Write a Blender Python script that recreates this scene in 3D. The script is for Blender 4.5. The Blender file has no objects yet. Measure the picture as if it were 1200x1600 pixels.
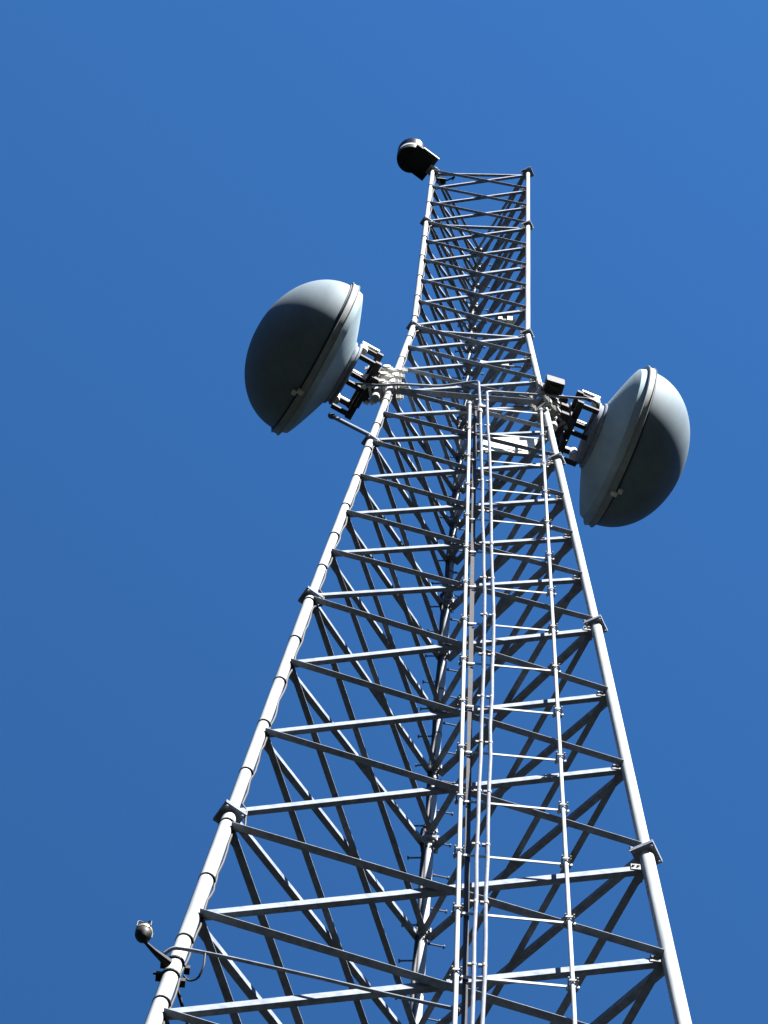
import bpy, bmesh, math, random
from mathutils import Vector, Matrix, Quaternion
random.seed(7)
S = bpy.context.scene
COL = S.collection
GZ = 47.8                       # height above the ground of the level where the tower starts to taper

# ------------------------------------------------------------------ camera
cam_d = bpy.data.cameras.new('camera')
cam = bpy.data.objects.new('camera', cam_d)
COL.objects.link(cam)
S.camera = cam
cam_d.sensor_fit = 'VERTICAL'
cam_d.sensor_height = 36.0
cam_d.sensor_width = 27.0
cam_d.lens = 36.0 * 6061.655 / 1600.0
cam_d.clip_start = 0.1
cam_d.clip_end = 12000
_r = Vector((0.9956298, -0.08538882, 0.03781602))
_u = Vector((-0.09258335, -0.95554609, 0.27992857))
_f = Vector((-0.01223218, 0.28220636, 0.95927574))
M = Matrix((( _r.x, _u.x, -_f.x), (_r.y, _u.y, -_f.y), (_r.z, _u.z, -_f.z)))
cam.matrix_world = Matrix.Translation((-0.27597, -11.58698, 1.62264)) @ M.to_4x4()
S.render.resolution_x, S.render.resolution_y = 768, 1024

# ------------------------------------------------------------------ sky and sun
SUN = Vector((0.40, -0.60, 0.69)).normalized()
EL = math.asin(SUN.z)
AZ = math.atan2(SUN.x, SUN.y)
w = bpy.data.worlds.new('World')
S.world = w
w.use_nodes = True
nt = w.node_tree
nt.nodes.clear()
sky = nt.nodes.new('ShaderNodeTexSky')
sky.sky_type = 'NISHITA'
sky.sun_disc = False
sky.sun_elevation = EL
sky.sun_rotation = AZ
sky.altitude = 0
sky.air_density = 0.6
sky.dust_density = 0.0
sky.ozone_density = 2.0
bg = nt.nodes.new('ShaderNodeBackground')
bg.inputs['Strength'].default_value = 0.05
wo = nt.nodes.new('ShaderNodeOutputWorld')
def vmath(op, **kw):
    n = nt.nodes.new('ShaderNodeVectorMath' if op in ('MULTIPLY3', 'DOT', 'SCALE') else 'ShaderNodeMath')
    n.operation = {'MULTIPLY3': 'MULTIPLY', 'DOT': 'DOT_PRODUCT'}.get(op, op)
    return n
tint = vmath('MULTIPLY3')
tint.inputs[1].default_value = (0.60, 1.32, 1.82)      # the deep blue of a very clear sky
nt.links.new(sky.outputs[0], tint.inputs[0])
# a clear sky is darkest at right angles to the sun: 1 - k sin^2(angle to the sun)
gen = nt.nodes.new('ShaderNodeTexCoord')
dot = vmath('DOT')
dot.inputs[1].default_value = tuple(SUN)
nt.links.new(gen.outputs['Generated'], dot.inputs[0])
sq = vmath('MULTIPLY')
nt.links.new(dot.outputs['Value'], sq.inputs[0])
nt.links.new(dot.outputs['Value'], sq.inputs[1])
k_ = vmath('MULTIPLY_ADD')
k_.inputs[1].default_value = 0.52
k_.inputs[2].default_value = 0.48
nt.links.new(sq.outputs[0], k_.inputs[0])
sc = vmath('SCALE')
nt.links.new(tint.outputs[0], sc.inputs[0])
nt.links.new(k_.outputs[0], sc.inputs['Scale'])
nt.links.new(sc.outputs[0], bg.inputs[0])
nt.links.new(bg.outputs[0], wo.inputs[0])
sd = bpy.data.lights.new('sun', 'SUN')
sd.energy = 5.0
sd.angle = math.radians(0.5)
sd.color = (1.0, 0.975, 0.945)
so = bpy.data.objects.new('sun', sd)
COL.objects.link(so)
so.rotation_mode = 'QUATERNION'
so.rotation_quaternion = SUN.to_track_quat('Z', 'Y')
so.location = (0, -30, 80)
S.view_settings.view_transform = 'Standard'
S.view_settings.look = 'None'
S.view_settings.exposure = 2.45
S.view_settings.gamma = 1.0

# ------------------------------------------------------------------ materials
def mat(name, c1, c2=None, rough=0.55, metal=0.0, scale=6.0, bump=0.0, rough2=None, streak=False, spec=0.12):
    m = bpy.data.materials.new(name)
    m.use_nodes = True
    t = m.node_tree
    b = t.nodes['Principled BSDF']
    b.inputs['Metallic'].default_value = metal
    b.inputs['Specular IOR Level'].default_value = spec
    tc = t.nodes.new('ShaderNodeTexCoord')
    mp = t.nodes.new('ShaderNodeMapping')
    if streak:
        mp.inputs['Scale'].default_value = (1, 1, 0.12)
    n = t.nodes.new('ShaderNodeTexNoise')
    n.inputs['Scale'].default_value = scale
    n.inputs['Detail'].default_value = 6
    n.inputs['Roughness'].default_value = 0.62
    t.links.new(tc.outputs['Object'], mp.inputs[0])
    t.links.new(mp.outputs[0], n.inputs['Vector'])
    r = t.nodes.new('ShaderNodeValToRGB')
    r.color_ramp.elements[0].position = 0.32
    r.color_ramp.elements[1].position = 0.68
    r.color_ramp.elements[0].color = (*(c2 or tuple(x * 0.8 for x in c1)), 1)
    r.color_ramp.elements[1].color = (*c1, 1)
    t.links.new(n.outputs[0], r.inputs[0])
    t.links.new(r.outputs[0], b.inputs['Base Color'])
    mr = t.nodes.new('ShaderNodeMapRange')
    mr.inputs['To Min'].default_value = rough
    mr.inputs['To Max'].default_value = rough2 if rough2 is not None else min(1, rough + 0.15)
    t.links.new(n.outputs[0], mr.inputs['Value'])
    t.links.new(mr.outputs[0], b.inputs['Roughness'])
    if bump:
        bp = t.nodes.new('ShaderNodeBump')
        bp.inputs['Strength'].default_value = bump
        bp.inputs['Distance'].default_value = 0.01
        t.links.new(n.outputs[0], bp.inputs['Height'])
        t.links.new(bp.outputs[0], b.inputs['Normal'])
    return m

MT = dict(
    leg=mat('galvanised_pipe', (0.32, 0.335, 0.34), (0.19, 0.21, 0.22), 0.5, 0.0, 9.0, 0.05, streak=True),
    brace=mat('galvanised_angle', (0.195, 0.215, 0.25), (0.11, 0.13, 0.165), 0.7, 0.0, 14.0, 0.05, spec=0.04),
    hard=mat('galvanised_hardware', (0.22, 0.22, 0.215), (0.10, 0.095, 0.09), 0.45, 0.2, 30.0, 0.1),
    clamp=mat('bright_zinc', (0.62, 0.62, 0.58), (0.36, 0.35, 0.32), 0.45, 0.1, 30.0, 0.1),
    dark=mat('dark_steel', (0.035, 0.032, 0.033), (0.02, 0.018, 0.018), 0.6, 0.1, 20.0, 0.1),  # near-black steel for mount frames, clamp blocks and the back strip
    radome=mat('radome_fabric', (0.13, 0.165, 0.185), (0.095, 0.125, 0.145), 0.6, 0.0, 3.2, 0.0, streak=True, spec=0.10),
    refl=mat('painted_reflector', (0.27, 0.34, 0.37), (0.20, 0.27, 0.30), 0.65, 0.0, 4.0, 0.0, streak=True, spec=0.05),
    rim=mat('rim_band', (0.22, 0.24, 0.24), (0.16, 0.175, 0.175), 0.6, 0.0, 9.0, 0.0),
    wave=mat('waveguide_jacket', (0.13, 0.145, 0.17), (0.09, 0.10, 0.125), 0.35, 0.0, 12.0, 0.0),
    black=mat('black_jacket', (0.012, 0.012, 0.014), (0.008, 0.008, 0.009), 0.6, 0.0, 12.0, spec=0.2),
    red=mat('dark_red_glass', (0.014, 0.004, 0.005), (0.008, 0.003, 0.003), 0.25, 0.0, 8.0, spec=0.3),
    beacon=mat('beacon_housing', (0.007, 0.007, 0.006), (0.004, 0.004, 0.004), 0.5, 0.0, 12.0, 0.1, spec=0.2),
    brass=mat('brass_band', (0.40, 0.34, 0.17), (0.25, 0.20, 0.10), 0.35, 0.5, 20.0),
    white=mat('white_sheet', (0.66, 0.65, 0.57), (0.50, 0.48, 0.40), 0.5, 0.0, 9.0),
    conc=mat('concrete', (0.30, 0.29, 0.27), (0.20, 0.20, 0.19), 0.85, 0.0, 4.0, 0.4),
    grass=mat('dark_grass_ground', (0.008, 0.010, 0.008), (0.004, 0.005, 0.004), 0.95, 0.0, 0.4, 0.5),
)

# ------------------------------------------------------------------ helpers
def finish(name, bm, m, parent=None, smooth=None):
    bmesh.ops.recalc_face_normals(bm, faces=bm.faces)
    me = bpy.data.meshes.new(name)
    bm.to_mesh(me)
    bm.free()
    me.materials.append(m)
    if smooth is not None:
        for p in me.polygons:
            p.use_smooth = True
        me.set_sharp_from_angle(angle=math.radians(smooth))
    o = bpy.data.objects.new(name, me)
    COL.objects.link(o)
    if parent:
        o.parent = parent
        o.matrix_parent_inverse = Matrix.Identity(4)
    return o

def thing(name, label, cat, loc=(0, 0, 0), group=None):
    o = bpy.data.objects.new(name, None)
    o.empty_display_size = 0.3
    COL.objects.link(o)
    o.location = loc
    tag(o, label, cat, group)
    return o

def tag(o, label, cat, group=None):
    o['label'] = label
    o['category'] = cat
    if group:
        o['group'] = group
    return o

def perp(d):
    a = Vector((0, 0, 1)) if abs(d.z) < 0.9 else Vector((1, 0, 0))
    x = d.cross(a).normalized()
    return x, d.cross(x).normalized()

def tube(bm, pts, r, seg=12, cap=True):
    pts = [Vector(p) for p in pts]
    rs = r if isinstance(r, (list, tuple)) else [r] * len(pts)
    rings = []
    prev = None
    for i, p in enumerate(pts):
        if i == 0: d = pts[1] - p
        elif i == len(pts) - 1: d = p - pts[i - 1]
        else: d = (pts[i + 1] - p).normalized() + (p - pts[i - 1]).normalized()
        d.normalize()
        if prev is None: x, y = perp(d)
        else:
            x = (prev - d * prev.dot(d)).normalized()
            y = d.cross(x)
        prev = x
        rings.append([bm.verts.new(p + (x * math.cos(2 * math.pi * k / seg) + y * math.sin(2 * math.pi * k / seg)) * rs[i]) for k in range(seg)])
    for a, b in zip(rings, rings[1:]):
        for k in range(seg):
            bm.faces.new((a[k], a[(k + 1) % seg], b[(k + 1) % seg], b[k]))
    if cap:
        bm.faces.new(rings[0][::-1])
        bm.faces.new(rings[-1])

def box(bm, c, sx, sy, sz, R=None):
    c = Vector(c)
    vs = []
    for k in range(8):
        v = Vector(((k & 1) - .5, ((k >> 1) & 1) - .5, ((k >> 2) & 1) - .5))
        v = Vector((v.x * sx, v.y * sy, v.z * sz))
        if R is not None: v = R @ v
        vs.append(bm.verts.new(c + v))
    for f in ((0, 2, 3, 1), (4, 5, 7, 6), (0, 1, 5, 4), (2, 6, 7, 3), (0, 4, 6, 2), (1, 3, 7, 5)):
        bm.faces.new([vs[i] for i in f])

def bar(bm, a, b, wd, ht, up=Vector((0, 0, 1))):
    """rectangular bar a->b: ht along 'up', wd across"""
    a, b = Vector(a), Vector(b)
    d = (b - a).normalized()
    v = (up - d * up.dot(d)).normalized()
    n = d.cross(v)
    R = Matrix((d, n, v)).transposed()
    box(bm, (a + b) / 2, (b - a).length, wd, ht, R)

def angle(bm, a, b, v, n, h, wd, t=0.006):
    """steel angle a->b: one leaf h along v, the other wd along n, corner on the line a-b"""
    a, b = Vector(a), Vector(b)
    prof = [(0, 0), (wd, 0), (wd, t), (t, t), (t, h), (0, h)]
    A = [bm.verts.new(a + n * p + v * q) for p, q in prof]
    B = [bm.verts.new(b + n * p + v * q) for p, q in prof]
    for i in range(6):
        j = (i + 1) % 6
        bm.faces.new((A[i], A[j], B[j], B[i]))
    bm.faces.new((A[0], A[1], A[2], A[3])); bm.faces.new((A[0], A[3], A[4], A[5]))
    bm.faces.new((B[3], B[2], B[1], B[0])); bm.faces.new((B[5], B[4], B[3], B[0]))

def lathe(bm, prof, seg=48, axis='X', M4=None):
    """prof: list of (axial, radius)"""
    rings = []
    for s, r in prof:
        if r < 1e-6:
            co = [Vector((s, 0, 0))]
        else:
            co = [Vector((s, r * math.cos(2 * math.pi * k / seg), r * math.sin(2 * math.pi * k / seg))) for k in range(seg)]
        if axis == 'Z':
            co = [Vector((c.y, c.z, c.x)) for c in co]
        if M4 is not None:
            co = [M4 @ c for c in co]
        rings.append([bm.verts.new(c) for c in co])
    for a, b in zip(rings, rings[1:]):
        if len(a) == 1 and len(b) == 1: continue
        for k in range(seg):
            j = (k + 1) % seg
            if len(a) == 1: bm.faces.new((a[0], b[j], b[k]))
            elif len(b) == 1: bm.faces.new((a[k], a[j], b[0]))
            else: bm.faces.new((a[k], a[j], b[j], b[k]))

def hexbolt(bm, p, d, r=0.014, l=0.03):
    p, d = Vector(p), Vector(d).normalized()
    tube(bm, [p, p + d * l], r, 6)

# ------------------------------------------------------------------ the ground
bm = bmesh.new()
N = 24
R0 = 3500
g = [[bm.verts.new(((i / N - .5) * 2 * R0, (j / N - .5) * 2 * R0, 0)) for j in range(N + 1)] for i in range(N + 1)]
for i in range(N):
    for j in range(N):
        bm.faces.new((g[i][j], g[i + 1][j], g[i + 1][j + 1], g[i][j + 1]))
o = finish('ground', bm, MT['grass'])
o['kind'] = 'structure'

# unseen ring of high dark ground, added to block horizon light on the steel
from mathutils import noise
bm = bmesh.new()
rings = []
for i in range(15):
    rad = 60 + 440 * (i / 14) ** 1.1
    ring = []
    for k in range(96):
        a = 2 * math.pi * k / 96
        px_, py_ = rad * math.cos(a), rad * math.sin(a)
        t = max(0.0, (rad - 75) / 425)
        h = 255 * t ** 0.9 * (1 + 0.22 * noise.noise(Vector((px_, py_, 0)) * 0.006)) + (5 * noise.noise(Vector((px_, py_, 3)) * 0.05) if t > 0 else -1.5)
        ring.append(bm.verts.new((px_, py_, h - (0.5 if i == 0 else 0))))
    rings.append(ring)
for a_, b_ in zip(rings, rings[1:]):
    for k in range(96):
        bm.faces.new((a_[k], a_[(k + 1) % 96], b_[(k + 1) % 96], b_[k]))
o = finish('sky_blocking_hills', bm, MT['grass'], None, 60)
o['kind'] = 'structure'

# ------------------------------------------------------------------ tower geometry
ZF = [9.90, 6.254, 0.0, -6.188, -12.394, -18.491, -24.59, -30.69, -36.79, -42.89, -47.45]   # flange levels, top down
NP = [3, 5, 5, 4, 3, 3, 3, 3, 3, 2]                                                          # bracing panels in each section
LR = [0.031, 0.033, 0.037, 0.043, 0.049, 0.056, 0.066, 0.07, 0.075, 0.08]                    # pipe radius in each section
BW = [0.037, 0.039, 0.042, 0.045, 0.049, 0.055, 0.058, 0.06, 0.064, 0.066]                   # angle size in each section
def width(z):
    if z >= 0: return 1.3982
    if z >= -6.188: return 1.3982 + (2.0068 - 1.3982) * (-z / 6.188)
    if z >= -12.394: return 2.0068 + (2.6249 - 2.0068) * ((-6.188 - z) / 6.206)
    return 2.6249 + (3.1888 - 2.6249) * ((-12.394 - z) / 6.097)
ANG = {'L': math.radians(210), 'R': math.radians(-30), 'B': math.radians(90)}
def P(leg, z):
    r = width(z) / math.sqrt(3)
    a = ANG[leg] - 0.006 * max(0, z + 6.096) + 0.0008 * max(0, z + 18.288)
    return Vector((r * math.cos(a), r * math.sin(a), z + GZ))

tower = thing('lattice_tower', 'tall three-legged galvanised steel lattice tower that narrows to a straight top', 'tower', (0, 0, 0))
for li, leg in enumerate('LRB'):
    for s in range(10):
        zt, zb = ZF[s], ZF[s + 1]
        bm = bmesh.new()
        tube(bm, [P(leg, zb + 0.02), P(leg, zt - 0.02)], LR[s] * (0.86 if leg == 'B' else 1.0), 20)
        finish('leg', bm, MT['leg'], tower, 40)
    for s in range(1, 10):
        z = ZF[s]
        rad = max(LR[s] * 1.65, 0.065)
        p = P(leg, z)
        R = Matrix.Rotation(ANG[leg], 3, 'Z')
        bm = bmesh.new()
        box(bm, p + Vector((0, 0, 0.014)), rad * 2, rad * 2, 0.022, R)
        box(bm, p - Vector((0, 0, 0.014)), rad * 2, rad * 2, 0.022, R)
        for sx in (-1, 1):
            for sy in (-1, 1):
                q = p + R @ Vector((sx * rad * .76, sy * rad * .76, 0))
                tube(bm, [q - Vector((0, 0, 0.05)), q + Vector((0, 0, 0.05))], 0.012, 6)
        finish('flange', bm, MT['brace'], tower)
for leg in 'LRB':
    bm = bmesh.new()
    p = P(leg, ZF[0])
    box(bm, p + Vector((0, 0, 0.0)), 0.15, 0.15, 0.02, Matrix.Rotation(ANG[leg], 3, 'Z'))
    finish('cap_plate', bm, MT['brace'], tower)

FACES = [('L', 'R'), ('B', 'L'), ('R', 'B')]
def face_axes(a, b, z):
    pa, pb = P(a, z), P(b, z)
    pa2 = P(a, z - 1)
    x = (pb - pa).normalized()
    N = x.cross(pa - pa2).normalized()
    mid = (pa + pb) / 2
    if N.dot(Vector((mid.x, mid.y, 0))) < 0: N = -N
    return x, N

NODES = []
for s in range(10):
    zt, zb, n = ZF[s], ZF[s + 1], NP[s]
    dt = 0.06 if s == 0 else (0.10 if s < 5 else 0.28)
    db = 0.10 if s < 5 else 0.20
    NODES.append([zt - dt + (zb + db - zt + dt) * k / n for k in range(n + 1)])
rest = bmesh.new()
parts_left = 100
for s in list(range(5, 0 - 1, -1)) + [6, 7, 8, 9]:
    ns = NODES[s]
    for k in range(len(ns) - 2, -1, -1):
        z1, z0 = ns[k], ns[k + 1]
        for fi, (a, b) in enumerate(FACES):
            x, Nn = face_axes(a, b, (z0 + z1) / 2)
            if fi == 1: a, b = b, a            # both ends counted from the front leg
            for typ in (0, 1):
                # typ 0: low on the first leg, high on the second; typ 1: the other way
                A = P(a, z0) if typ == 0 else P(a, z1)
                B = P(b, z1) if typ == 0 else P(b, z0)
                d = (B - A).normalized()
                A = A + d * (LR[s] * 0.9); B = B - d * (LR[s] * 0.9)
                v = Nn.cross(d).normalized()
                if v.z < 0: v = -v
                if fi == 0: out = -1 if typ == 0 else 1
                elif fi == 1: out = 1 if typ == 0 else -1
                else: out = 1 if typ == 0 else -1
                nn = Nn * out
                wd = BW[s] * (1.2 if fi == 2 and s < 4 else 1.0)
                off = nn * 0.006
                if s >= 6 or parts_left <= 0 or (s == 5 and k == 2):
                    angle(rest, A + off, B + off, v, nn, wd * 1.1, wd)
                else:
                    q = bmesh.new()
                    angle(q, A + off, B + off, v, nn, wd * (1.5 if out < 0 and fi == 0 else 1.1), wd * (0.85 if fi == 0 and out < 0 else 1.1))
                    finish('brace', q, MT['brace'], tower)
                    parts_left -= 1
o = finish('brace', rest, MT['brace'], tower)
o['kind'] = 'stuff'

# gusset plates with bolts where the braces meet the legs
for leg, nbs in (('L', 'RB'), ('R', 'LB'), ('B', 'LR')):
    for s in range(6):
        for k, z in enumerate(NODES[s]):
            if s == 5 and k > 2: continue
            p = P(leg, z)
            bm = bmesh.new()
            for nb in nbs:
                d = (P(nb, z) - p).normalized()
                N_ = d.cross(Vector((0, 0, 1))).normalized()
                g = LR[s]
                ln = BW[s] * 1.5
                bar(bm, p + d * (g * .8), p + d * (g + ln), 0.008, BW[s] * 1.9)
                for t_ in (0.35, 0.8):
                    c = p + d * (g + ln * t_)
                    tube(bm, [c - N_ * 0.02, c + N_ * 0.02], 0.011, 6)
            finish('gusset_plate', bm, MT['hard'], tower)

# horizontal struts at the top and at the two flange levels below it
for z, s in ((9.86, 0), (6.20, 1), (-0.06, 2)):
    for a, b in FACES:
        x, Nn = face_axes(a, b, z)
        A, B = P(a, z), P(b, z)
        d = (B - A).normalized()
        bm = bmesh.new()
        angle(bm, A + d * .03 - Nn * 0.02, B - d * .03 - Nn * 0.02, Vector((0, 0, 1)), -Nn, BW[s], BW[s])
        finish('strut', bm, MT['brace'], tower)

# step bolts up the back leg
z = -23.5
k = 0
while z < 9.5:
    p = P('B', z)
    dr = Vector((1, 0.12, 0)).normalized() if k % 2 else Vector((-1, 0.12, 0)).normalized()
    bm = bmesh.new()
    tube(bm, [p + dr * 0.03, p + dr * 0.19], 0.009, 8)
    tube(bm, [p + dr * 0.185, p + dr * 0.2], 0.019, 8)
    tube(bm, [p + dr * 0.05, p + dr * 0.065], 0.016, 6)
    finish('step_bolt', bm, MT['brace'], tower)
    z += 0.36
    k += 1

# footings
for leg, lab in (('L', 'square concrete footing under the front left tower leg'), ('R', 'square concrete footing under the front right tower leg'), ('B', 'square concrete footing under the rear tower leg')):
    p = P(leg, ZF[-1])
    bm = bmesh.new()
    box(bm, (p.x, p.y, p.z - 0.2), 1.3, 1.3, 0.36)
    bmesh.ops.bevel(bm, geom=bm.edges[:], offset=0.03, segments=2)
    o = finish('concrete_footing', bm, MT['conc'])
    tag(o, lab, 'footing', 'concrete footings of the tower')

# ------------------------------------------------------------------ cable ladder on the front face
def front(x, z, off):
    """point on the front face of the tower, off metres outside it"""
    return Vector((x, -width(z) / (2 * math.sqrt(3)) - off, z + GZ))
def xr(z): return 0.83 + (0.99 - 0.83) * max(0, min(1, (-4.5 - z) / 17.7)) if z > -22.2 else 0.99 + (-22.2 - z) * 0.003
def xl(z): return 0.035 + (0.19 - 0.035) * min(1, (-4.4 - z) / 17.9) if z > -22.3 else 0.19 + (-22.3 - z) * 0.003
ladder = thing('cable_ladder', 'narrow vertical cable ladder of two pale rails and thin rungs on the tower front', 'cable ladder', front(0.5, -45, 0.1))
LB = ladder.location
zz = [-46.5] + [-44 + 2.2 * i for i in range(18)] + [-4.35]
for fn, rr in ((xl, 0.017), (xr, 0.016)):
    bm = bmesh.new()
    tube(bm, [front(fn(z), z, 0.115) - LB for z in zz], rr, 12)
    finish('rail', bm, MT['leg'], ladder, 40)
rz = [-4.49, -5.68] + [-6.9 - 1.222 * i for i in range(33)]
for z in rz:
    bm = bmesh.new()
    a, b = front(xl(z), z, 0.115), front(xr(z), z, 0.115)
    bar(bm, a - LB + Vector((0.0, 0.022, 0)), b - LB + Vector((0.05, 0.022, 0)), 0.008, 0.034)
    finish('rung', bm, MT['leg'], ladder)
    for c in (a, b):
        bm = bmesh.new()
        box(bm, c - LB + Vector((0, 0.03, 0)), 0.085, 0.022, 0.03)
        box(bm, c - LB + Vector((0, -0.028, 0)), 0.075, 0.008, 0.03)
        for sx in (-1, 1):
            tube(bm, [c - LB + Vector((sx * .031, -0.05, 0)), c - LB + Vector((sx * .031, 0.055, 0))], 0.007, 6)
        finish('rail_clamp', bm, MT['hard'], ladder)
# flat back strip behind the cables
bm = bmesh.new()
for i in range(len(zz) - 1):
    za, zb = zz[i], zz[i + 1]
    bar(bm, front(xl(za) + .065, za, 0.075) - LB, front(xl(zb) + .065, zb, 0.075) - LB, 0.04, 0.006, Vector((0, 1, 0)))
finish('back_strip', bm, MT['dark'], ladder)

# ------------------------------------------------------------------ dishes
DL_C = Vector((-1.76, -0.71, -3.30 + GZ)); DL_A = Vector((-0.919, -0.414, 0)).normalized()
DR_C = Vector((1.79, -0.09, -3.60 + GZ)); DR_A = Vector((0.959, 0.295, 0)).normalized()
def dish(C, A, leg, label, tag_y, strut_z, strut_y, CM):
    root = thing('microwave_dish', label, 'microwave dish', C, 'microwave dishes clamped to the tower legs')
    Y = Vector((0, 0, 1)).cross(A)
    root.rotation_euler = (0, 0, math.atan2(A.y, A.x))
    inv = (Matrix.Translation(C) @ Matrix.Rotation(root.rotation_euler.z, 4, 'Z')).inverted()
    # radome
    bm = bmesh.new()
    prof = []
    a, R = 0.71, 0.925
    n = 26
    for i in range(n + 1):
        t = i / n * math.pi / 2
        c_, s_ = math.cos(t), math.sin(t)
        prof.append((0.04 + a * s_, R * max(0, c_) ** 0.97))
    prof[-1] = (0.04 + a, 0)
    lathe(bm, prof, 96)
    finish('radome', bm, MT['radome'], root, 60)
    # reflector
    bm = bmesh.new()
    prof = [(-0.05, 0.925), (-0.12, 0.90)]
    for i in range(1, 11):
        t = i / 10
        prof.append((-0.12 - 0.21 * t ** 1.0, 0.90 - (0.90 - 0.36) * t ** 1.15))
    prof.append((-0.33, 0))
    lathe(bm, prof, 96)
    finish('reflector', bm, MT['refl'], root, 40)
    # rim: two flanges and a band
    bm = bmesh.new()
    lathe(bm, [(-0.048, 0.90), (-0.048, 0.968), (-0.040, 0.976), (-0.032, 0.962), (0.024, 0.962), (0.031, 0.976), (0.038, 0.968), (0.042, 0.93), (0.042, 0.90)], 96)
    rim = finish('rim', bm, MT['rim'], root, 25)
    bm = bmesh.new()
    th = math.asin(tag_y / 0.97)
    zz_ = -0.97 * math.cos(th)
    Rr = Matrix.Rotation(th, 3, 'X')
    box(bm, (0.03, tag_y, zz_ - 0.01), 0.07, 0.05, 0.04, Rr)
    box(bm, (0.085, tag_y - 0.045, zz_ + 0.015), 0.055, 0.055, 0.035, Rr)
    bmesh.ops.bevel(bm, geom=bm.edges[:], offset=0.006, segments=2)
    finish('latch', bm, MT['clamp'], rim)
    bm = bmesh.new()
    lathe(bm, [(0.040, 0.90), (0.040, 0.944), (0.056, 0.940), (0.060, 0.90)], 96)
    finish('gasket', bm, MT['black'], rim, 30)
    # hub drum behind the reflector
    bm = bmesh.new()
    lathe(bm, [(-0.31, 0.0), (-0.31, 0.385), (-0.33, 0.395), (-0.345, 0.385), (-0.35, 0.36), (-0.38, 0.355), (-0.385, 0.375), (-0.41, 0.375), (-0.415, 0.34), (-0.415, 0)], 64)
    finish('hub_ring', bm, MT['brace'], root, 30)
    # mount frame
    bm = bmesh.new()
    for z in (-0.22, 0.22):
        for y in (-0.33, 0.0, 0.33):
            bar(bm, (-0.41, y, z), (-0.61, y, z), 0.05, 0.06)
        bar(bm, (-0.64, -0.37, z), (-0.64, 0.37, z), 0.075, 0.075)
    for y in (-0.12, 0.12):
        bar(bm, (-0.655, y, -0.40), (-0.655, y, 0.40), 0.10, 0.05, Vector((1, 0, 0)))
    finish('mount_frame', bm, MT['dark'], root)
    for y in (-0.345, 0.0, 0.345):
        bm = bmesh.new()
        bar(bm, (-0.40, y, 0.285), (-0.62, y, 0.285), 0.07, 0.06)
        finish('frame_lug', bm, MT['clamp'], root)
    for y in (-0.33, 0.33):
        bm = bmesh.new()
        tube(bm, [(-.44, y, .05), (-.44, y, .30)], 0.05, 12)
        finish('frame_lug', bm, MT['clamp'], root)
    # short vertical pipe
    lg = inv @ P(leg, C.z - GZ)
    px = lg.x + 0.14
    py = lg.y * 0.5
    bm = bmesh.new()
    tube(bm, [(px, py, -0.62), (px, py, 0.62)], 0.048, 20)
    finish('mount_pipe', bm, MT['leg'], root, 40)
    # clamp sets from pipe to leg, two levels
    for z in (-0.36, 0.0, 0.36):
        l3 = inv @ P(leg, C.z - GZ + z)
        bm = bmesh.new()
        p3 = Vector((px, py, z))
        d = (l3 - p3); d.z = 0
        d.normalize()
        sdir = Vector((-d.y, d.x, 0))
        # saddle blocks on both pipes
        for c, sg in ((p3, -1), (p3, 1), (Vector((l3.x, l3.y, z)), -1), (Vector((l3.x, l3.y, z)), 1)):
            cc = c + d * sg * 0.062
            bar(bm, cc - sdir * 0.12, cc + sdir * 0.12, 0.035, 0.13)
        for s_ in (-1, 1):
            for dz in (-0.035, 0.035):
                a_ = p3 + sdir * s_ * 0.09 + Vector((0, 0, dz)) - d * 0.16
                b_ = Vector((l3.x, l3.y, z)) + sdir * s_ * 0.09 + Vector((0, 0, dz)) + d * 0.15
                tube(bm, [a_, b_], 0.014, 8)
                for t_ in (0.09, 0.3, 0.62, 0.9):
                    c = a_.lerp(b_, t_)
                    tube(bm, [c - d * 0.016, c + d * 0.016], 0.030, 6)
        pm = p3.lerp(Vector((l3.x, l3.y, z)), 0.5)
        tube(bm, [pm - sdir * 0.14, pm + sdir * 0.14], 0.045, 12)
        box(bm, pm + Vector((0, 0, 0.07)), 0.12, 0.12, 0.03)
        finish('clamp', bm, CM, root)
        bm = bmesh.new()
        c = Vector((px + 0.09, py, z))
        box(bm, c, 0.09, 0.30, 0.09)
        box(bm, c + Vector((0.0, 0.0, 0.06)), 0.11, 0.10, 0.03)
        finish('clamp_block', bm, MT['dark'], root)
    # side strut to the leg
    if strut_z is not None:
        e = inv @ P(leg, strut_z)
        st = Vector((-0.46, strut_y, -0.3))
        bm = bmesh.new()
        tube(bm, [st, e], 0.024, 12)
        dd = (e - st).normalized()
        tube(bm, [e - dd * 0.10, e + dd * 0.02], 0.034, 10)
        tube(bm, [st - dd * 0.03, st + dd * 0.07], 0.036, 10)
        finish('stay_strut', bm, MT['brace'], root, 40)
    return root, inv
dl, invL = dish(DL_C, DL_A, 'L', 'large grey domed microwave dish on the left leg, pointing left', -0.18, -5.95, -0.42, MT['clamp'])
dr, invR = dish(DR_C, DR_A, 'R', 'large grey domed microwave dish on the right leg, pointing right', 0.30, None, 0, MT['hard'])

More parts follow.
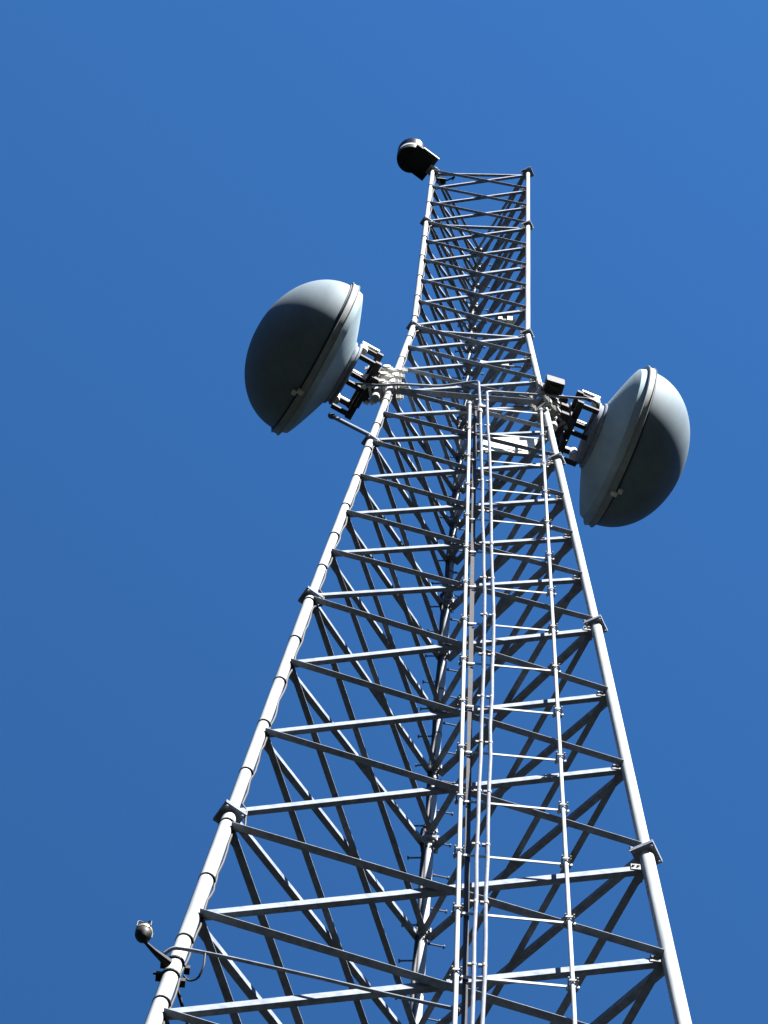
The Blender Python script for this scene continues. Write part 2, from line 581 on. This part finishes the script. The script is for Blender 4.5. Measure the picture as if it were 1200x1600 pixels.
# ------------------------------------------------------------------ waveguides
def bend(pts, r=0.12, n=5):
    """round the corners of a polyline"""
    pts = [Vector(p) for p in pts]
    out = [pts[0]]
    for i in range(1, len(pts) - 1):
        a, b, c = pts[i - 1], pts[i], pts[i + 1]
        u1, u2 = (a - b), (c - b)
        rr = min(r, u1.length * .45, u2.length * .45)
        s_, e_ = b + u1.normalized() * rr, b + u2.normalized() * rr
        for k in range(n + 1):
            t = k / n
            out.append((1 - t) ** 2 * s_ + 2 * t * (1 - t) * b + t * t * e_)
    out.append(pts[-1])
    return out
def x2(z): return 0.12 + (0.29 - 0.12) * min(1.0, max(0, (-3.6 - z) / 9.5) ** .9) if z > -13.0 else 0.285 + (-13.0 - z) * 0.0015
def x3(z): return 0.215 + (0.37 - 0.215) * min(1.0, max(0, (-4.0 - z) / 9.5) ** .9) if z > -13.4 else 0.365 + (-13.4 - z) * 0.0008
random.seed(3)
def run(fn, top):
    pts = []
    z = -46.6
    while z < top:
        pts.append(front(fn(z) + random.uniform(-.006, .006), z, 0.175 + random.uniform(-.004, .004)))
        z += 0.8
    pts.append(front(fn(top), top, 0.175))
    return pts
def guide(name, label, fn, top, tail, rad):
    pts = run(fn, top)
    root = thing(name, label, 'waveguide cable', pts[0], 'waveguide cables running up the tower face')
    B0 = root.location
    full = [p for p in pts[:-1]] + bend([pts[-1]] + tail, 0.10)
    bm = bmesh.new()
    tube(bm, [p - B0 for p in full], rad, 14)
    finish('jacket', bm, MT['wave'], root, 40)
    for z in rz:
        if z > top: continue
        for zz2 in (z + 0.03,):
            c = front(fn(zz2), zz2, 0.175) - B0
            bm = bmesh.new()
            tube(bm, [c - Vector((0, 0, 0.022)), c + Vector((0, 0, 0.022))], rad + 0.005, 12)
            box(bm, c + Vector((0, 0.045, 0)), 0.03, 0.03, 0.03)
            box(bm, c + Vector((-rad - .012, 0, 0)), 0.03, 0.02, 0.03)
            finish('hanger_clamp', bm, MT['hard'], root)
    return root
hubL = DL_C - DL_A * 0.50
hubR = DR_C - DR_A * 0.50
g2 = guide('waveguide', 'pale waveguide cable running up the front, turning left at its top', x2, -3.7,
      [front(0.115, -3.45, 0.165), front(-0.30, -3.62, 0.10), front(-0.80, -3.85, 0.13), Vector((-0.98, -0.62, -3.9 + GZ)), hubL + Vector((0.0, 0, -0.15))], 0.0155)
g3 = guide('waveguide', 'pale waveguide cable running up the front, turning right at its top', x3, -4.15,
      [front(0.212, -3.95, 0.165), front(0.70, -3.78, 0.14), Vector((1.40, -0.63, -3.66 + GZ)), Vector((1.50, -.56, -3.62 + GZ)), Vector((1.36, -0.20, -3.6 + GZ))], 0.0155)
bm = bmesh.new()
c = front(x2(-4.9), -4.9, 0.175) - g2.location
tube(bm, [c - Vector((0, 0, .16)), c + Vector((0, 0, .16))], 0.032, 12)
box(bm, c + Vector((0.03, -0.02, 0)), 0.06, 0.05, 0.08)
finish('connector', bm, MT['hard'], g2)

# support crossbar between the two dish levels
bm = bmesh.new()
A, B = front(-0.80, -3.86, 0.02), front(0.80, -3.80, 0.02)
angle(bm, A, B, Vector((0, 0, 1)), Vector((0, -1, 0)), 0.06, 0.07)
o = finish('support_crossbar', bm, MT['brace'])
tag(o, 'dark horizontal steel crossbar between the front legs level with the dishes', 'crossbar')

# ------------------------------------------------------------------ small things on the tower
def boxed(name, label, cat, c, size, rot, m, lid=None):
    root = thing(name, label, cat, c)
    root.rotation_euler = (0, 0, rot)
    bm = bmesh.new()
    box(bm, (0, 0, 0), *size)
    bmesh.ops.bevel(bm, geom=bm.edges[:], offset=0.012, segments=2)
    finish('housing', bm, m, root)
    bm = bmesh.new()
    box(bm, (0, -0.0, -size[2] / 2 - 0.012), size[0] * .5, size[1] * .5, 0.03)
    finish('connector', bm, m, root)
    bm = bmesh.new()
    box(bm, (0, size[1] / 2 + 0.03, 0), 0.07, 0.06, 0.10)
    finish('bracket', bm, MT['hard'], root)
    return root
boxed('radio_unit', 'dark boxy radio unit on the right leg just above the right dish mount', 'radio unit', (0.97, -0.70, -3.52 + GZ), (0.21, 0.17, 0.24), math.radians(12), MT['beacon'])

# white sheet inside the tower, with the frame that carries it
sh = thing('white_panel', 'bright white flat panel fixed inside the tower behind the cables, between the dishes', 'panel', (0.52, -0.28, -4.65 + GZ))
bm = bmesh.new()
box(bm, (0, 0, 0), 0.60, 0.012, 0.66)
finish('sheet', bm, MT['white'], sh)
bm = bmesh.new()
bar(bm, (-0.32, 0.022, 0.30), (0.36, 0.022, 0.30), 0.03, 0.03)
bar(bm, (-0.32, 0.022, -0.30), (0.36, 0.022, -0.30), 0.03, 0.03)
finish('frame', bm, MT['brace'], sh)

bx = thing('junction_box', 'small white junction box inside the straight upper part of the tower by the right leg', 'junction box', (0.50, -0.20, 1.6 + GZ))
bm = bmesh.new()
box(bm, (0, 0, 0), 0.10, 0.06, 0.20)
bmesh.ops.bevel(bm, geom=bm.edges[:], offset=0.01, segments=2)
finish('housing', bm, MT['white'], bx)
bm = bmesh.new()
box(bm, (-0.14, 0.0, 0.0), 0.05, 0.05, 0.12)
tube(bm, [(-0.12, 0, 0), (0.0, 0, 0)], 0.012, 8)
finish('fitting', bm, MT['white'], bx)
bk = thing('mounting_bracket', 'pair of short bright mounting bars inside the tower just above the dishes', 'bracket', (0.30, -0.25, -0.9 + GZ))
for dx in (-0.09, 0.11):
    bm = bmesh.new()
    box(bm, (dx, 0, 0), 0.14, 0.01, 0.10)
    finish('bar', bm, MT['white'], bk)
bm = bmesh.new()
bar(bm, (-0.35, 0.02, 0), (0.45, 0.02, 0), 0.02, 0.02)
finish('rail', bm, MT['brace'], bk)

# ------------------------------------------------------------------ cable strapped to the left leg
def leg_side(z, off, a_deg):
    s = max(i for i in range(10) if ZF[i] >= z)
    a = math.radians(a_deg)
    return P('L', z) + Vector((math.cos(a), math.sin(a), 0)) * (LR[s] + off)
cab = thing('power_cable', 'thin black twisted cable strapped along the inner side of the left leg', 'cable', leg_side(-46, 0.012, 20))
C0 = cab.location
pts = []
z = -46.5
i = 0
while z < 9.6:
    wob = 0.006 * math.sin(z * 9) + random.uniform(-.004, .004)
    near = any(abs(z - f) < 0.22 for f in ZF)
    pts.append(leg_side(z, 0.012 + wob + (0.06 if near else 0), 5 + 9 * math.sin(z * 5)) - C0)
    z += 0.12
bm = bmesh.new()
tube(bm, pts, 0.010, 8)
finish('jacket', bm, MT['black'], cab, 40)
z = -29.5
while z < 9.4:
    s = max(i for i in range(10) if ZF[i] >= z)
    if not any(abs(z - f) < 0.12 for f in ZF):
        c = P('L', z) - C0
        ax = (P('L', z + .1) - P('L', z)).normalized()
        bm = bmesh.new()
        c2 = c + Vector((math.cos(.1), math.sin(.1), 0)) * 0.006
        tube(bm, [c2 - ax * 0.007, c2 + ax * 0.007], LR[s] + 0.010, 20)
        finish('strap', bm, MT['black'], cab, 40)
    z += 1.20 + random.uniform(-.06, .06)

# black cable added to make the rear leg's left half look shaded
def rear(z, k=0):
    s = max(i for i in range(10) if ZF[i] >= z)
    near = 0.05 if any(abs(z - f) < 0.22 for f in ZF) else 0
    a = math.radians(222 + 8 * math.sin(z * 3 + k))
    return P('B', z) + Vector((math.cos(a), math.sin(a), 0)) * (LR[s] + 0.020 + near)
fd = thing('rear_leg_shade_cable', 'thick black cable added along the rear leg to shade its left half', 'cable', rear(-46))
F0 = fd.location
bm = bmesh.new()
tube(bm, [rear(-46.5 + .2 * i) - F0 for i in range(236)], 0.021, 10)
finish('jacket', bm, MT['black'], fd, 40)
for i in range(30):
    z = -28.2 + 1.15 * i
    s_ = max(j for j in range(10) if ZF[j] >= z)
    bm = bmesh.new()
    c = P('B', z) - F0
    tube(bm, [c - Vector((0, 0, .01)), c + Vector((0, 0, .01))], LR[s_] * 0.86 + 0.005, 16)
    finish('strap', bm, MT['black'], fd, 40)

# ------------------------------------------------------------------ side light on the left leg
zl = -21.75
pL = P('L', zl)
sl = thing('obstruction_light', 'small round dark side light with brass bands on an arm off the left leg', 'tower light', pL)
ball = Vector((-0.215, -0.265, 0.0))
def rel(v): return Vector(v)
bm = bmesh.new()
m4 = Matrix.Translation(ball + Vector((0, 0, -0.03)))
lathe(bm, [(-0.055, 0.0), (-0.055, 0.030), (-0.03, 0.050), (0.0, 0.058), (0.03, 0.055), (0.04, 0.048)], 24, 'Z', m4)
finish('base', bm, MT['beacon'], sl, 40)
bm = bmesh.new()
lathe(bm, [(0.04, 0.056), (0.055, 0.061), (0.07, 0.056), (0.07, 0.0)], 24, 'Z', m4)
finish('collar', bm, MT['brass'], sl, 40)
bm = bmesh.new()
prof = [(0.07, 0.05)] + [(0.07 + 0.11 * math.sin(t * math.pi / 16), 0.05 * math.cos(t * math.pi / 16)) for t in range(1, 8)] + [(0.18, 0)]
lathe(bm, prof, 24, 'Z', m4)
finish('lens', bm, MT['red'], sl, 40)
bm = bmesh.new()
for a_ in (0.6, 2.2, 3.8, 5.4):
    tube(bm, bend([ball + Vector((.066 * math.cos(a_), .066 * math.sin(a_), 0.02)), ball + Vector((.066 * math.cos(a_), .066 * math.sin(a_), 0.12)), ball + Vector((0, 0, 0.17))], .05), 0.005, 6)
finish('lens_guard', bm, MT['beacon'], sl)
bm = bmesh.new()
tube(bm, [ball + Vector((0.02, 0.04, -0.06)), ball * 0.62 + Vector((0, 0, -.05)), Vector((-0.03, -0.07, -0.02))], [0.012, 0.02, 0.036], 10)
tube(bm, [Vector((0.03, 0.06, -.05)), Vector((0.16, 0.30, -0.25))], 0.012, 8)
tube(bm, [Vector((-0.13, 0.02, 0)), Vector((-0.02, 0.02, 0))], 0.012, 8)
finish('arm', bm, MT['beacon'], sl)
for dz in (-0.10, 0.14):
    bm = bmesh.new()
    c = P('L', zl + dz) - pL
    tube(bm, [c - Vector((0, 0, .010)), c + Vector((0, 0, .010))], LR[5] + 0.013, 20)
    box(bm, c + Vector((-0.075, 0.0, 0)), 0.05, 0.06, 0.04)
    box(bm, c + Vector((0.085, 0.03, 0)), 0.04, 0.05, 0.05)
    finish('clamp_band', bm, MT['black'], sl)
bm = bmesh.new()
pp = [Vector((0.08, 0.0, -0.04)), Vector((0.12, 0.03, -0.06)), Vector((0.18, 0.01, -0.05)), Vector((0.21, -0.05, 0.02)), Vector((0.205, -0.09, 0.16))]
tube(bm, bend(pp, .08), 0.008, 8)
finish('lead', bm, MT['black'], sl, 40)

# conduit from the side light across to the cable ladder
A = pL + Vector((-0.075, -0.06, 0.16))
cpts = [A, pL + Vector((-0.02, -0.095, 0.2)), pL + Vector((0.09, -0.09, 0.2)), front(-1.35, -21.62, 0.09), front(-0.75, -21.85, 0.10), front(-0.2, -22.02, 0.085), front(0.22, -22.15, 0.085)]
bm = bmesh.new()
tube(bm, [p - A for p in bend(cpts, .1)], 0.014, 10)
o = finish('conduit', bm, MT['brace'], None, 40)
o.location = A
tag(o, 'thin grey conduit running from the side light across to the cable ladder', 'conduit')

# ------------------------------------------------------------------ beacon on top
pt = P('L', 9.9)
bc = thing('beacon_light', 'large dark drum beacon on a square plate at the very top of the tower', 'tower beacon', pt)
od = Vector((-0.84, -0.52, 0)).normalized()
rot = math.atan2(od.y, od.x)
ctr = od * 0.36 + Vector((-0.03, 0.07, 0.12))
R = Matrix.Rotation(rot, 3, 'Z')
bm = bmesh.new()
box(bm, od * 0.225 + Vector((0, 0.02, 0.10)), 0.38, 0.41, 0.03, R)
for sy in (-1, 1):
    box(bm, R @ Vector((0.225, sy * 0.175, 0.07)) , 0.38, 0.012, 0.06, R)
finish('base_plate', bm, MT['leg'] if False else MT['beacon'], bc)
bm = bmesh.new()
bar(bm, R @ Vector((0.02, 0.19, 0.09)), R @ Vector((0.30, 0.19, 0.09)), 0.012, 0.07)  # pale strip added as the sunlit side of the dark base plate
finish('sunlit_edge_strip', bm, MT['leg'], bc)
m4 = Matrix.Translation(ctr)
bm = bmesh.new()
lathe(bm, [(0.0, 0.0), (0.0, 0.195), (0.02, 0.205), (0.10, 0.205), (0.12, 0.21), (0.13, 0.21), (0.13, 0)], 40, 'Z', m4)
finish('housing', bm, MT['beacon'], bc, 30)
bm = bmesh.new()
lathe(bm, [(0.13, 0.0), (0.13, 0.212), (0.22, 0.212), (0.23, 0.0)], 40, 'Z', m4)
finish('collar', bm, MT['leg'], bc, 30)
bm = bmesh.new()
pr = [(0.23, 0.0), (0.23, 0.21)]
for i in range(6):
    pr += [(0.25 + i * .06, 0.20), (0.28 + i * .06, 0.212)]
pr += [(0.62, 0.19), (0.67, 0.13), (0.69, 0)]
lathe(bm, pr, 40, 'Z', m4)
finish('lens', bm, MT['red'], bc, 25)
bm = bmesh.new()
tube(bm, [Vector((0, 0, -0.02)), Vector((0, 0, 0.09))], 0.04, 12)
box(bm, Vector((0.02, -0.01, 0.05)), 0.09, 0.09, 0.03)
finish('post', bm, MT['hard'], bc)
bm = bmesh.new()
tube(bm, bend([od * .1 + Vector((0, 0, .08)), Vector((0.06, 0.12, 0.0)), Vector((0.22, 0.10, -0.12)), Vector((0.34, 0.03, -0.05)), Vector((0.30, 0.1, 0.0))], .08), 0.012, 8)
box(bm, Vector((0.14, 0.10, -0.12)), 0.14, 0.08, 0.10)
finish('wiring', bm, MT['black'], bc)
